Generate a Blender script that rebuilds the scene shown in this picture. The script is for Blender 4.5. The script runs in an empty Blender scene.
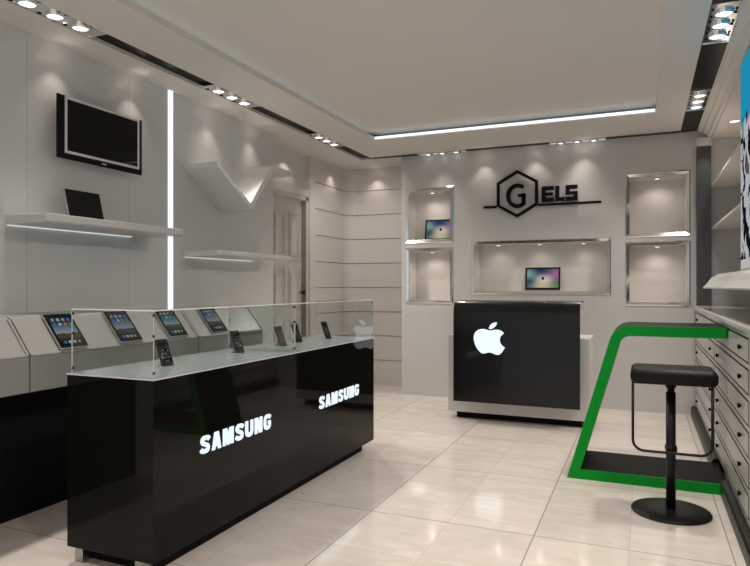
import bpy, bmesh, math, random
from mathutils import Vector, Matrix
random.seed(4)
S = bpy.context.scene
COL = S.collection
PI = math.pi
CEIL = 2.965

# ------------------------------------------------------------------ materials
def newmat(name):
    m = bpy.data.materials.new(name); m.use_nodes = True
    nt = m.node_tree; nt.nodes.clear()
    out = nt.nodes.new('ShaderNodeOutputMaterial')
    return m, nt, out

def pbr(name, col, rough=.5, metal=0., spec=.5, coat=0., noise=0., nscale=8., bump=0.):
    m, nt, out = newmat(name)
    p = nt.nodes.new('ShaderNodeBsdfPrincipled')
    p.inputs['Base Color'].default_value = (*col, 1)
    p.inputs['Roughness'].default_value = rough
    p.inputs['Metallic'].default_value = metal
    p.inputs['Specular IOR Level'].default_value = spec
    p.inputs['Coat Weight'].default_value = coat
    p.inputs['Coat Roughness'].default_value = .04
    nt.links.new(p.outputs[0], out.inputs[0])
    if noise > 0 or bump > 0:
        tc = nt.nodes.new('ShaderNodeTexCoord')
        n = nt.nodes.new('ShaderNodeTexNoise'); n.inputs['Scale'].default_value = nscale
        n.inputs['Detail'].default_value = 4
        nt.links.new(tc.outputs['Object'], n.inputs['Vector'])
        if noise > 0:
            r = nt.nodes.new('ShaderNodeMapRange')
            r.inputs[1].default_value = .3; r.inputs[2].default_value = .3
            r.inputs[3].default_value = 1 - noise; r.inputs[4].default_value = 1 + noise
            nt.links.new(n.outputs[0], r.inputs[0])
            mx = nt.nodes.new('ShaderNodeVectorMath'); mx.operation = 'SCALE'
            mx.inputs[0].default_value = col
            nt.links.new(r.outputs[0], mx.inputs['Scale'])
            nt.links.new(mx.outputs[0], p.inputs['Base Color'])
        if bump > 0:
            b = nt.nodes.new('ShaderNodeBump'); b.inputs['Strength'].default_value = bump
            b.inputs['Distance'].default_value = .002
            nt.links.new(n.outputs[0], b.inputs['Height'])
            nt.links.new(b.outputs[0], p.inputs['Normal'])
    return m

def emit(name, col, st):
    m, nt, out = newmat(name)
    e = nt.nodes.new('ShaderNodeEmission')
    e.inputs[0].default_value = (*col, 1); e.inputs[1].default_value = st
    nt.links.new(e.outputs[0], out.inputs[0])
    return m

def glass_mat(name, tint=(.96, .975, .97), gl=1.0):
    m, nt, out = newmat(name)
    t = nt.nodes.new('ShaderNodeBsdfTransparent'); t.inputs[0].default_value = (*tint, 1)
    g = nt.nodes.new('ShaderNodeBsdfGlossy'); g.inputs[0].default_value = (gl, gl, gl, 1); g.inputs[1].default_value = 0.01
    f = nt.nodes.new('ShaderNodeFresnel'); f.inputs[0].default_value = 1.5
    mx = nt.nodes.new('ShaderNodeMixShader')
    # only the side a ray enters by mirrors it; the far side of the same sheet lets it out
    ge = nt.nodes.new('ShaderNodeNewGeometry'); k = nt.nodes.new('ShaderNodeMath'); k.operation = 'MULTIPLY_ADD'
    k.inputs[1].default_value = -1; k.inputs[2].default_value = 1; nt.links.new(ge.outputs['Backfacing'], k.inputs[0])
    fk = nt.nodes.new('ShaderNodeMath'); fk.operation = 'MULTIPLY'; nt.links.new(f.outputs[0], fk.inputs[0]); nt.links.new(k.outputs[0], fk.inputs[1])
    f = fk
    nt.links.new(f.outputs[0], mx.inputs[0]); nt.links.new(t.outputs[0], mx.inputs[1]); nt.links.new(g.outputs[0], mx.inputs[2])
    nt.links.new(mx.outputs[0], out.inputs[0])
    return m

def floor_mat():
    m, nt, out = newmat('floor_tiles')
    N = nt.nodes.new; L = nt.links.new
    p = N('ShaderNodeBsdfPrincipled'); L(p.outputs[0], out.inputs[0])
    tc = N('ShaderNodeTexCoord')
    sep = N('ShaderNodeSeparateXYZ'); L(tc.outputs['Object'], sep.inputs[0])
    def math_(op, a, b=None, c=None):
        n = N('ShaderNodeMath'); n.operation = op
        for i, v in enumerate((a, b, c)):
            if v is None: continue
            if isinstance(v, (int, float)): n.inputs[i].default_value = v
            else: L(v, n.inputs[i])
        return n.outputs[0]
    px, py = .4785, .5175
    fx = math_('DIVIDE', math_('ADD', sep.outputs[0], 1.5), px)
    fy = math_('DIVIDE', math_('SUBTRACT', sep.outputs[1], 3.465), py)
    def line(f, pitch):
        fr = math_('ABSOLUTE', math_('SUBTRACT', math_('SUBTRACT', f, math_('FLOOR', f)), .5))
        return math_('MULTIPLY', math_('GREATER_THAN', fr, .5 - .0016 / pitch), 1.0)
    def strong(f):   # every second joint is a wider, darker one
        h = math_('MULTIPLY', f, .5)
        fr = math_('ABSOLUTE', math_('SUBTRACT', math_('SUBTRACT', h, math_('FLOOR', h)), .5))
        return math_('GREATER_THAN', fr, .5 -   .0036)
    lx, ly = line(fx, px), line(fy, py)
    grout = math_('MAXIMUM', math_('MULTIPLY', math_('MAXIMUM', lx, ly), .3), math_('MAXIMUM', math_('MULTIPLY', strong(fx), .6), math_('MULTIPLY', strong(fy), .6)))
    # per tile variation and soft marble veins
    comb = N('ShaderNodeCombineXYZ'); L(math_('FLOOR', fx), comb.inputs[0]); L(math_('FLOOR', fy), comb.inputs[1])
    wn = N('ShaderNodeTexWhiteNoise'); wn.noise_dimensions = '2D'; L(comb.outputs[0], wn.inputs['Vector'])
    off = N('ShaderNodeVectorMath'); off.operation = 'MULTIPLY_ADD'
    L(comb.outputs[0], off.inputs[0]); off.inputs[1].default_value = (7.3, 3.1, 0); L(tc.outputs['Object'], off.inputs[2])
    mp = N('ShaderNodeMapping'); mp.inputs['Scale'].default_value = (1.2, 3.6, 1); mp.inputs['Rotation'].default_value = (0, 0, .35)
    L(off.outputs[0], mp.inputs[0])
    n1 = N('ShaderNodeTexNoise'); n1.inputs['Scale'].default_value = 2.2; n1.inputs['Detail'].default_value = 6; n1.inputs['Distortion'].default_value = 1.2
    L(mp.outputs[0], n1.inputs['Vector'])
    cr = N('ShaderNodeValToRGB'); L(n1.outputs[0], cr.inputs[0])
    e = cr.color_ramp.elements
    e[0].position = .35; e[0].color = (.66, .59, .53, 1)
    e[1].position = .68; e[1].color = (.745, .675, .61, 1)
    hsv = N('ShaderNodeHueSaturation'); L(cr.outputs[0], hsv.inputs['Color'])
    mr = N('ShaderNodeMapRange'); L(wn.outputs[0], mr.inputs[0]); mr.inputs[3].default_value = .95; mr.inputs[4].default_value = 1.05
    L(mr.outputs[0], hsv.inputs['Value'])
    mix = N('ShaderNodeMix'); mix.data_type = 'RGBA'
    L(grout, mix.inputs[0]); L(hsv.outputs[0], mix.inputs[6]); mix.inputs[7].default_value = (.10, .085, .07, 1)
    L(mix.outputs[2], p.inputs['Base Color'])
    p.inputs['Roughness'].default_value = .09
    p.inputs['Specular IOR Level'].default_value = .6
    return m

def screen_mat(name, st, kind):
    """lit display: wallpaper drawn over the screen's own 0..1 box (Generated)"""
    m, nt, out = newmat(name)
    N = nt.nodes.new; L = nt.links.new
    uv = N('ShaderNodeUVMap')
    sep = N('ShaderNodeSeparateXYZ'); L(uv.outputs[0], sep.inputs[0])
    e = N('ShaderNodeEmission'); e.inputs[1].default_value = st
    if kind == 'lake':
        n = N('ShaderNodeTexNoise'); n.inputs['Scale'].default_value = 4; n.inputs['Detail'].default_value = 5
        L(uv.outputs[0], n.inputs['Vector'])
        a = N('ShaderNodeMath'); a.operation = 'MULTIPLY_ADD'; L(n.outputs[0], a.inputs[0]); a.inputs[1].default_value = .10; L(sep.outputs[1], a.inputs[2])
        cr = N('ShaderNodeValToRGB'); L(a.outputs[0], cr.inputs[0])
        el = cr.color_ramp.elements
        st_ = [(0.05, (.012, .014, .022)), (.22, (.03, .028, .03)), (.36, (.10, .085, .07)), (.43, (.06, .045, .03)), (.46, (.33, .34, .36)),
               (.58, (.20, .27, .36)), (.78, (.05, .085, .17)), (1., (.012, .02, .06))]
        el[0].position = st_[0][0]; el[0].color = (*st_[0][1], 1)
        el[1].position = st_[1][0]; el[1].color = (*st_[1][1], 1)
        for q in st_[2:]:
            x = el.new(q[0]); x.color = (*q[1], 1)
        L(cr.outputs[0], e.inputs[0])
    elif kind == 'aurora':
        def blob(cx, cy, r, col, prev):
            d = N('ShaderNodeVectorMath'); d.operation = 'DISTANCE'; L(uv.outputs[0], d.inputs[0]); d.inputs[1].default_value = (cx, cy, 0)
            mr = N('ShaderNodeMapRange'); mr.interpolation_type = 'SMOOTHSTEP'; L(d.outputs['Value'], mr.inputs[0])
            mr.inputs[1].default_value = 0; mr.inputs[2].default_value = r; mr.inputs[3].default_value = 1; mr.inputs[4].default_value = 0
            mx = N('ShaderNodeMix'); mx.data_type = 'RGBA'; L(mr.outputs[0], mx.inputs[0])
            if isinstance(prev, tuple): mx.inputs[6].default_value = prev
            else: L(prev, mx.inputs[6])
            mx.inputs[7].default_value = (*col, 1)
            return mx.outputs[2]
        c = (.10, .11, .15, 1)
        c = blob(.05, .75, .45, (.18, .33, .28), c)
        c = blob(.05, .3, .35, (.03, .09, .10), c)
        c = blob(.95, .7, .45, (.35, .12, .28), c)
        c = blob(.98, .15, .35, (.12, .22, .08), c)
        c = blob(.45, 1.0, .5, (.02, .03, .13), c)
        c = blob(.5, .05, .5, (.50, .46, .26), c)
        c = blob(.55, .42, .42, (.62, .52, .43), c)
        L(c, e.inputs[0])
    L(e.outputs[0], out.inputs[0])
    return m

def poster_mat():
    m, nt, out = newmat('poster_print')
    N = nt.nodes.new; L = nt.links.new
    uv = N('ShaderNodeUVMap'); sep = N('ShaderNodeSeparateXYZ'); L(uv.outputs[0], sep.inputs[0])
    n = N('ShaderNodeTexNoise'); n.inputs['Scale'].default_value = 5; n.inputs['Detail'].default_value = 6; n.inputs['Distortion'].default_value = .6
    mp = N('ShaderNodeMapping'); mp.inputs['Scale'].default_value = (1.5, 1.3, 1); L(uv.outputs[0], mp.inputs[0]); L(mp.outputs[0], n.inputs['Vector'])
    cr = N('ShaderNodeValToRGB'); L(n.outputs[0], cr.inputs[0]); cr.color_ramp.interpolation = 'CONSTANT'
    el = cr.color_ramp.elements
    el[0].position = 0; el[0].color = (.01, .012, .015, 1)
    el[1].position = .46; el[1].color = (.75, .78, .8, 1)
    x = el.new(.60); x.color = (.10, .20, .24, 1)
    x = el.new(.64); x.color = (.35, .12, .08, 1)
    x = el.new(.66); x.color = (.02, .02, .03, 1)
    # turquoise ground above the figures, white border strip at the foot
    a = N('ShaderNodeMath'); a.operation = 'MULTIPLY_ADD'; L(n.outputs[0], a.inputs[0]); a.inputs[1].default_value = .25; L(sep.outputs[1], a.inputs[2])
    g = N('ShaderNodeMath'); g.operation = 'GREATER_THAN'; L(a.outputs[0], g.inputs[0]); g.inputs[1].default_value = .83
    mx = N('ShaderNodeMix'); mx.data_type = 'RGBA'; L(g.outputs[0], mx.inputs[0]); L(cr.outputs[0], mx.inputs[6]); mx.inputs[7].default_value = (.02, .48, .75, 1)
    g2 = N('ShaderNodeMath'); g2.operation = 'LESS_THAN'; L(sep.outputs[1], g2.inputs[0]); g2.inputs[1].default_value = .045
    m2 = N('ShaderNodeMix'); m2.data_type = 'RGBA'; L(g2.outputs[0], m2.inputs[0]); L(mx.outputs[2], m2.inputs[6]); m2.inputs[7].default_value = (.8, .8, .82, 1)
    e = N('ShaderNodeEmission'); e.inputs[1].default_value = .55; L(m2.outputs[2], e.inputs[0])
    L(e.outputs[0], out.inputs[0])
    return m

def brushed(name, col, rough=.35):
    m, nt, out = newmat(name)
    N = nt.nodes.new; L = nt.links.new
    p = N('ShaderNodeBsdfPrincipled'); p.inputs['Base Color'].default_value = (*col, 1)
    p.inputs['Metallic'].default_value = .9; p.inputs['Roughness'].default_value = rough
    tc = N('ShaderNodeTexCoord'); mp = N('ShaderNodeMapping'); mp.inputs['Scale'].default_value = (90, 90, 1.2)
    n = N('ShaderNodeTexNoise'); n.inputs['Scale'].default_value = 4
    L(tc.outputs['Object'], mp.inputs[0]); L(mp.outputs[0], n.inputs['Vector'])
    b = N('ShaderNodeBump'); b.inputs['Strength'].default_value = .04; b.inputs['Distance'].default_value = .001
    L(n.outputs[0], b.inputs['Height']); L(b.outputs[0], p.inputs['Normal']); L(p.outputs[0], out.inputs[0])
    return m

M = {}
M['floor'] = floor_mat()
M['ceiling'] = pbr('ceiling_paint', (.72, .69, .65), .7, noise=.01, nscale=3)
M['wall_gloss'] = pbr('satin_wall_panel', (.63, .64, .62), .14, spec=.35, noise=.01, nscale=2)
M['wall_board'] = pbr('wall_board', (.68, .645, .615), .32, spec=.4, noise=.015, nscale=3)
M['wall_plain'] = pbr('wall_paint', (.64, .62, .59), .6)
M['groove'] = pbr('groove_dark', (.36, .34, .32), .8)
M['niche_wall'] = pbr('back_wall_panel', (.63, .625, .605), .15, spec=.35, noise=.01, nscale=2)
M['niche_in'] = pbr('recess_lining', (.74, .70, .655), .4)
M['white'] = pbr('white_lacquer', (.70, .69, .67), .25, noise=.01)
M['ledge'] = pbr('ledge_lacquer', (.52, .52, .50), .3)
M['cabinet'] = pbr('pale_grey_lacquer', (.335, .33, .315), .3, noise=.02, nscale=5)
M['white_shelf'] = pbr('white_shelf_lacquer', (.68, .68, .66), .3)
M['drawer'] = pbr('drawer_front_lacquer', (.56, .55, .53), .3)
M['worktop'] = pbr('grey_solid_surface', (.50, .50, .49), .12, noise=.05, nscale=20)
M['black'] = pbr('black_gloss', (.005, .005, .004), .035, spec=.17)
M['panel'] = pbr('curved_black_gloss', (.005, .0045, .004), .30, spec=.22, coat=.35)
M['black_satin'] = pbr('black_satin', (.007, .007, .007), .42, spec=.3)
M['black_matte'] = pbr('black_matte', (.004, .004, .004), .6, spec=.15)
M['black_deep'] = pbr('black_laminate', (.002, .002, .002), .5, spec=.12)
M['leather'] = pbr('black_leather', (.005, .0045, .004), .45, spec=.22, nscale=160, bump=.5)
M['trough'] = pbr('black_channel_glass', (.007, .007, .006), .3, spec=.08)
M['chrome'] = pbr('chrome', (.93, .93, .92), .10, metal=1)
M['mirror'] = pbr('mirror_trim', (.93, .93, .92), .12, metal=1)
M['steel'] = pbr('steel', (.42, .42, .41), .3, metal=1)
M['column'] = pbr('dark_satin_column', (.085, .09, .09), .4, spec=.3)
M['green'] = pbr('green_lacquer', (.001, .31, .026), .35, spec=.15)
M['glass'] = glass_mat('clear_glass')
M['glass_edge_top'] = pbr('glass_edge_top', (.85, .80, .76), .15)
M['glass_edge'] = pbr('glass_edge', (.64, .63, .61), .15)
M['counter_top'] = pbr('grey_glass_top', (.31, .35, .35), .22, spec=.35, noise=.02)
M['counter_rim'] = pbr('pale_rim', (.62, .64, .62), .2)
M['lens'] = emit('lamp_lens', (.93, .97, 1.0), 2.2)
M['led'] = emit('led_strip', (.82, .90, 1.0), 1.45)
M['led_soft'] = emit('led_strip_soft', (.84, .93, .93), .9)
M['lens_small'] = emit('small_lamp_lens', (1, .96, .9), 1.2)
M['led_dim'] = emit('led_strip_dim', (.84, .93, .95), .8)
M['sign'] = emit('lit_sign', (.84, .93, 1.0), 1.08)
M['tablet_screen'] = screen_mat('tablet_wallpaper', .55, 'lake')
M['laptop_screen'] = screen_mat('laptop_wallpaper', .9, 'aurora')
M['poster'] = poster_mat()
M['phone_screen'] = pbr('phone_screen', (.01, .01, .01), .12)
M['icon_white'] = emit('icon_white', (.45, .48, .5), .6)
M['icon_orange'] = emit('icon_orange', (.5, .22, .05), .6)
M['icon_blue'] = emit('icon_blue', (.05, .16, .38), .7)
M['icon_yellow'] = emit('icon_yellow', (.42, .36, .10), .6)
M['icon_green'] = emit('icon_green', (.12, .28, .10), .6)
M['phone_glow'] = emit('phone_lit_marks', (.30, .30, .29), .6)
M['alu'] = pbr('aluminium', (.55, .55, .54), .3, metal=1)
M['silver'] = pbr('silver_bezel', (.72, .70, .67), .35, metal=.15)
M['door'] = pbr('door_paint', (.66, .61, .575), .4)
M['jamb'] = pbr('door_jamb', (.26, .225, .20), .5)
M['brass'] = pbr('dark_brass', (.05, .025, .012), .3, metal=1)
M['acrylic'] = glass_mat('clear_acrylic', (.9, .92, .92))

# ------------------------------------------------------------------ mesh builder
class MB:
    def __init__(s):
        s.v = []; s.f = []; s.m = []; s.uv = {}; s.mats = []; s.smooth = set()
    def mi(s, m):
        if m is None: return 0
        m = M[m] if isinstance(m, str) else m
        if m not in s.mats: s.mats.append(m)
        return s.mats.index(m)
    def face(s, pts, m=None, uv=None):
        b = len(s.v); s.v += [tuple(p) for p in pts]
        s.f.append(list(range(b, b + len(pts)))); s.m.append(s.mi(m))
        if uv: s.uv[len(s.f) - 1] = uv
    def box(s, x0, x1, y0, y1, z0, z1, m=None, fm=None):
        """fm: dict side->material for '-x','+x','-y','+y','-z','+z'"""
        b = len(s.v)
        s.v += [(x0, y0, z0), (x1, y0, z0), (x1, y1, z0), (x0, y1, z0), (x0, y0, z1), (x1, y0, z1), (x1, y1, z1), (x0, y1, z1)]
        for key, q in (('-z', (0, 3, 2, 1)), ('+z', (4, 5, 6, 7)), ('-y', (0, 1, 5, 4)), ('+x', (1, 2, 6, 5)), ('+y', (2, 3, 7, 6)), ('-x', (3, 0, 4, 7))):
            s.f.append([b + i for i in q]); s.m.append(s.mi((fm or {}).get(key, m)))
    def prism(s, poly, axis, a, b_, m=None, cap=None, smooth=False):
        """poly: 2-D outline in the two other axes; extruded along axis from a to b_"""
        def P(p, t):
            if axis == 'x': return (t, p[0], p[1])
            if axis == 'y': return (p[0], t, p[1])
            return (p[0], p[1], t)
        n = len(poly); b = len(s.v)
        s.v += [P(p, a) for p in poly] + [P(p, b_) for p in poly]
        for i in range(n):
            j = (i + 1) % n
            s.f.append([b + i, b + j, b + n + j, b + n + i]); s.m.append(s.mi(m))
            if smooth: s.smooth.add(len(s.f) - 1)
        s.f.append([b + i for i in range(n)][::-1]); s.m.append(s.mi(cap or m))
        s.f.append([b + n + i for i in range(n)]); s.m.append(s.mi(cap or m))
    def lathe(s, prof, c, m=None, seg=24, axis='z'):
        """prof: list of (r, h)"""
        b = len(s.v)
        for r, h in prof:
            for k in range(seg):
                t = 2 * PI * k / seg; a_, b_ = r * math.cos(t), r * math.sin(t)
                if axis == 'z': s.v.append((c[0] + a_, c[1] + b_, c[2] + h))
                elif axis == 'x': s.v.append((c[0] + h, c[1] + a_, c[2] + b_))
                else: s.v.append((c[0] + a_, c[1] + h, c[2] + b_))
        for i in range(len(prof) - 1):
            for k in range(seg):
                k2 = (k + 1) % seg
                s.f.append([b + i * seg + k, b + i * seg + k2, b + (i + 1) * seg + k2, b + (i + 1) * seg + k]); s.m.append(s.mi(m)); s.smooth.add(len(s.f) - 1)
        for i in (0, len(prof) - 1):
            if prof[i][0] > 1e-5:
                s.f.append([b + i * seg + k for k in range(seg)]); s.m.append(s.mi(m))
    def tube(s, pts, r, m=None, seg=10):
        pts = [Vector(p) for p in pts]; b = len(s.v); up = None
        for i, p in enumerate(pts):
            d = (pts[min(i + 1, len(pts) - 1)] - pts[max(i - 1, 0)]).normalized()
            if up is None: up = Vector((0, 0, 1)) if abs(d.z) < .9 else Vector((1, 0, 0))
            a = d.cross(up).normalized(); up = a.cross(d).normalized()
            for k in range(seg):
                t = 2 * PI * k / seg
                s.v.append(tuple(p + a * r * math.cos(t) + up * r * math.sin(t)))
        for i in range(len(pts) - 1):
            for k in range(seg):
                k2 = (k + 1) % seg
                s.f.append([b + i * seg + k, b + i * seg + k2, b + (i + 1) * seg + k2, b + (i + 1) * seg + k]); s.m.append(s.mi(m)); s.smooth.add(len(s.f) - 1)
        s.f.append([b + k for k in range(seg)]); s.m.append(s.mi(m))
        s.f.append([b + (len(pts) - 1) * seg + k for k in range(seg)]); s.m.append(s.mi(m))
    def xform(s, mat):
        s.v = [tuple(mat @ Vector(p)) for p in s.v]; return s
    def build(s, name, m=None, parent=None, bevel=0, bseg=2):
        me = bpy.data.meshes.new(name)
        me.from_pydata(s.v, [], s.f)
        if m is not None: M_ = M[m] if isinstance(m, str) else m
        if not s.mats:
            me.materials.append(M_)
        else:
            for q in s.mats: me.materials.append(q)
            for i, p in enumerate(me.polygons): p.material_index = s.m[i]
        if s.uv:
            ul = me.uv_layers.new(name='UVMap')
            for i, uv in s.uv.items():
                for k, li in enumerate(me.polygons[i].loop_indices): ul.data[li].uv = uv[k]
        else:
            bm = bmesh.new(); bm.from_mesh(me); bmesh.ops.recalc_face_normals(bm, faces=bm.faces); bm.to_mesh(me); bm.free()
        for i in s.smooth: me.polygons[i].use_smooth = True
        o = bpy.data.objects.new(name, me); COL.objects.link(o)
        if parent: o.parent = parent
        if bevel:
            md = o.modifiers.new('b', 'BEVEL'); md.width = bevel; md.segments = bseg; md.limit_method = 'ANGLE'; md.angle_limit = .6
        return o

def tag(o, label=None, cat=None, group=None, kind=None):
    if label: o['label'] = label
    if cat: o['category'] = cat
    if group: o['group'] = group
    if kind: o['kind'] = kind
    return o

def thing(name, label, cat, loc=(0, 0, 0), group=None):
    o = bpy.data.objects.new(name, None); COL.objects.link(o)
    o.location = loc; o.empty_display_size = .1
    return tag(o, label, cat, group)

def kids(o): return [c for c in bpy.data.objects if c.parent == o]
def copy_tree(o, parent=None):
    c = o.copy(); COL.objects.link(c)
    if parent: c.parent = parent
    for k in kids(o): copy_tree(k, c)
    return c
def dup(root, loc, label, group=None):
    c = copy_tree(root); c.location = loc; c['label'] = label
    if group: c['group'] = group
    return c

def struct(mb, name, m=None, **k):
    return tag(mb.build(name, m, **k), kind='structure')

def text_mesh(body, name, m, parent, size, extrude, offset, mat, sx=1., space=1.):
    cu = bpy.data.curves.new('t', 'FONT'); cu.body = body; cu.size = size
    cu.extrude = extrude; cu.offset = offset; cu.space_character = space; cu.resolution_u = 6
    o = bpy.data.objects.new('t', cu); COL.objects.link(o)
    bpy.context.view_layer.update()
    me = bpy.data.meshes.new_from_object(o.evaluated_get(bpy.context.evaluated_depsgraph_get()))
    bpy.data.objects.remove(o); bpy.data.curves.remove(cu)
    xs = [v.co.x for v in me.vertices]; ys = [v.co.y for v in me.vertices]
    x0, x1, y0, y1 = min(xs), max(xs), min(ys), max(ys)
    for v in me.vertices:      # normalised: x 0..w, y 0..h
        v.co.x -= x0; v.co.y -= y0
    me.name = name; me.materials.clear(); me.materials.append(M[m])
    ob = bpy.data.objects.new(name, me); COL.objects.link(ob)
    return ob, x1 - x0, y1 - y0, parent

def place_text(tup, origin, xdir, width, height):
    """bakes the lettering onto a wall plane: lower left at origin, reading along xdir, up = +z"""
    ob, w, h, parent = tup
    xd = Vector(xdir).normalized(); up = Vector((0, 0, 1)); n = xd.cross(up)
    for v in ob.data.vertices:
        c = v.co
        v.co = Vector(origin) + xd * (c.x * width / w) + up * (c.y * height / h) + n * c.z * height / h
    ob.parent = parent
    return ob

# ================================================================== THE ROOM
Y0 = -1.6        # open shop front behind the camera
mb = MB(); mb.box(-4.1, 2.0, Y0, 8.2, -.06, 0); struct(mb, 'floor', 'floor')

# ceiling: border with a channel on three sides and a raised tray in the middle
mb = MB()
T = .04
def cb(x0, x1, y0, y1, z0=CEIL, z1=CEIL + T): mb.box(x0, x1, y0, y1, z0, z1, 'ceiling')
cb(-4.1, -3.32, Y0, 8.2); cb(-3.16, -2.74, Y0, 7.262); cb(.11, .36, Y0, 7.262)
cb(-2.74, .11, 6.41, 7.262); cb(-2.74, .11, Y0, -1.0)
cb(-3.32, .52, 7.372, 8.2); cb(.52, .535, Y0, 8.2)
cb(-3.2, .6, Y0, 7.3, CEIL + .085, CEIL + .20)          # upper slab over the tray
cb(-4.1, 2.0, Y0, 8.2, CEIL + .20, CEIL + .26)
struct(mb, 'ceiling', 'ceiling')
mb = MB()
for x0, x1, y0, y1, dz in ((-3.32, -3.16, Y0, 7.372, .026), (-3.16, .36, 7.262, 7.366, .001), (.36, .52, Y0, 7.366, .004)):
    mb.box(x0, x1, y0, y1, CEIL + dz, CEIL + .040)
struct(mb, 'trim_1', 'trough')

# side and back walls
mb = MB()
mb.box(-3.95, -3.60, Y0, 5.70, 0, CEIL, 'wall_gloss')
struct(mb, 'wall_left')
mb = MB()       # deeper wall that holds the door, with a reveal
mb.box(-4.1, -3.83, 5.70, 5.98, 0, CEIL); mb.box(-4.1, -3.83, 6.86, 8.2, 0, CEIL); mb.box(-4.1, -3.83, 5.98, 6.86, 2.47, CEIL)
struct(mb, 'wall_left_door_side', 'wall_plain')
# horizontal boards wrapping round the far left corner
def path(r, x=-3.80, y=7.95, ya=6.986, xb=-2.77):
    pts = [(x - r * 0, ya)]
    R_ = .16
    for k in range(9):
        a = PI - k * PI / 16
        pts.append((x + R_ + R_ * math.cos(a), y - R_ + R_ * math.sin(a)))
    pts.append((xb, y)); return pts
mb = MB()
zs = [0.0, .336, .668, .997, 1.329, 1.661, 1.995, 2.328, 2.662, CEIL]
P_ = path(0)
for i in range(len(zs) - 1):
    z0, z1 = zs[i] + (.005 if i else 0), zs[i + 1] - (.005 if i < len(zs) - 2 else 0)
    for k in range(len(P_) - 1):
        a, b = P_[k], P_[k + 1]
        mb.face([(a[0], a[1], z0), (b[0], b[1], z0), (b[0], b[1], z1), (a[0], a[1], z1)], 'wall_board')
        dn = Vector((b[1] - a[1], -(b[0] - a[0]), 0)).normalized() * -.014
        a2 = (a[0] + dn.x, a[1] + dn.y); b2 = (b[0] + dn.x, b[1] + dn.y)
        if i: mb.face([(a[0], a[1], z0), (b[0], b[1], z0), (b2[0], b2[1], z0), (a2[0], a2[1], z0)], 'wall_board')
        if i < len(zs) - 2: mb.face([(a[0], a[1], z1), (b[0], b[1], z1), (b2[0], b2[1], z1), (a2[0], a2[1], z1)], 'wall_board')
        if i < len(zs) - 2: mb.face([(a2[0], a2[1], z1), (b2[0], b2[1], z1), (b2[0], b2[1], z1 + .01), (a2[0], a2[1], z1 + .01)], 'groove')
struct(mb, 'wall_back_boards')
mb = MB(); mb.box(-4.1, 2.0, 8.0, 8.2, 0, CEIL); struct(mb, 'wall_back_rear', 'wall_plain')
mb = MB(); mb.box(1.35, 2.0, Y0, 8.2, 0, CEIL); struct(mb, 'wall_right', 'wall_plain')

# back wall with the five recesses
NZ = [('LU', -2.725, -2.107, 1.874, 2.560), ('LL', -2.722, -2.110, 1.136, 1.821), ('M', -1.891, -.323, 1.252, 1.886),
      ('RU', -.175, .458, 1.876, 2.568), ('RL', -.175, .458, 1.138, 1.828)]
YW = 7.366
def grid_wall(x0, x1, z0, z1, holes, y, depth, m):
    xs = sorted({x0, x1, *[h[0] for h in holes], *[h[1] for h in holes]}); zz = sorted({z0, z1, *[h[2] for h in holes], *[h[3] for h in holes]})
    b = MB()
    for i in range(len(xs) - 1):
        for j in range(len(zz) - 1):
            cx, cz = (xs[i] + xs[i + 1]) / 2, (zz[j] + zz[j + 1]) / 2
            if any(h[0] < cx < h[1] and h[2] < cz < h[3] for h in holes): continue
            b.box(xs[i], xs[i + 1], y, y + depth, zz[j], zz[j + 1], m)
    return b
holes = [(n[1] + .012, n[2] - .012, n[3] + .012, n[4] - .012) for n in NZ]
bw = grid_wall(-2.775, .53, 0, CEIL, holes, YW, .03, 'niche_wall')
bw.box(-2.775, -2.745, YW + .03, 8.0, 0, CEIL, 'niche_wall')
bw.box(.50, .53, YW + .03, 8.0, 0, CEIL, 'niche_wall')
struct(bw, 'wall_back')
mb = MB(); mb.box(.53, 2.0, YW + .02, 8.0, 0, CEIL); struct(mb, 'wall_back_right', 'niche_wall')

# vertical light seam in the left wall
o = MB(); o.prism([(-3.602, 4.098), (-3.590, 4.102), (-3.585, 4.125), (-3.590, 4.148), (-3.602, 4.152)], 'z', 1.182, CEIL - .002)
tag(o.build('light_strip', 'led'), 'tall vertical white light strip glowing on left wall from cabinets to ceiling', 'light strip')
# thin seams of the wall panels
mb = MB()
for y in (2.81, 3.67): mb.box(-3.6015, -3.599, y - .0015, y + .0015, 1.18, CEIL)
struct(mb, 'trim_2', pbr('seam', (.46, .46, .445), .5))
# cove light at the back of the tray
o = MB(); o.box(-2.73, .10, 6.400, 6.4095, CEIL + .010, CEIL + .034)
tag(o.build('light_strip', 'led'), 'long white light strip along the far edge of the raised ceiling tray', 'light strip')
mb = MB(); mb.box(-2.80, -2.775, -.9, 6.38, CEIL + .041, CEIL + .052)
struct(mb, 'hidden_led_left', 'led_soft')  # unseen LED strip lying on the left border, glows up into the tray
mb = MB(); mb.box(.145, .17, -.9, 6.38, CEIL + .041, CEIL + .052)
struct(mb, 'hidden_led_right', 'led_dim')  # weaker unseen LED strip on the right border, for the tray glow

mb = MB(); mb.box(-2.73, .10, 6.46, 6.485, CEIL + .041, CEIL + .052)
struct(mb, 'hidden_led_back', 'led_soft')  # unseen LED strip added behind the back lip to brighten the cavity
# right header moulding, cabinet ceiling
mb = MB()
mb.prism([(.535, CEIL), (.535, 2.955), (.56, 2.950), (.572, 2.938), (.572, 2.925), (.60, 2.918), (.612, 2.90), (.617, 2.888), (.645, 2.885), (.645, 2.87), (1.35, 2.87), (1.35, CEIL)], 'y', Y0, YW)
struct(mb, 'trim_3', 'ceiling')
mb = MB(); mb.box(.512, .645, 7.30, YW + .02, 1.1492, 2.795, 'column'); mb.box(.512, .645, 7.30, YW + .02, 2.795, 2.885, 'ceiling')
struct(mb, 'trim_4')

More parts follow.
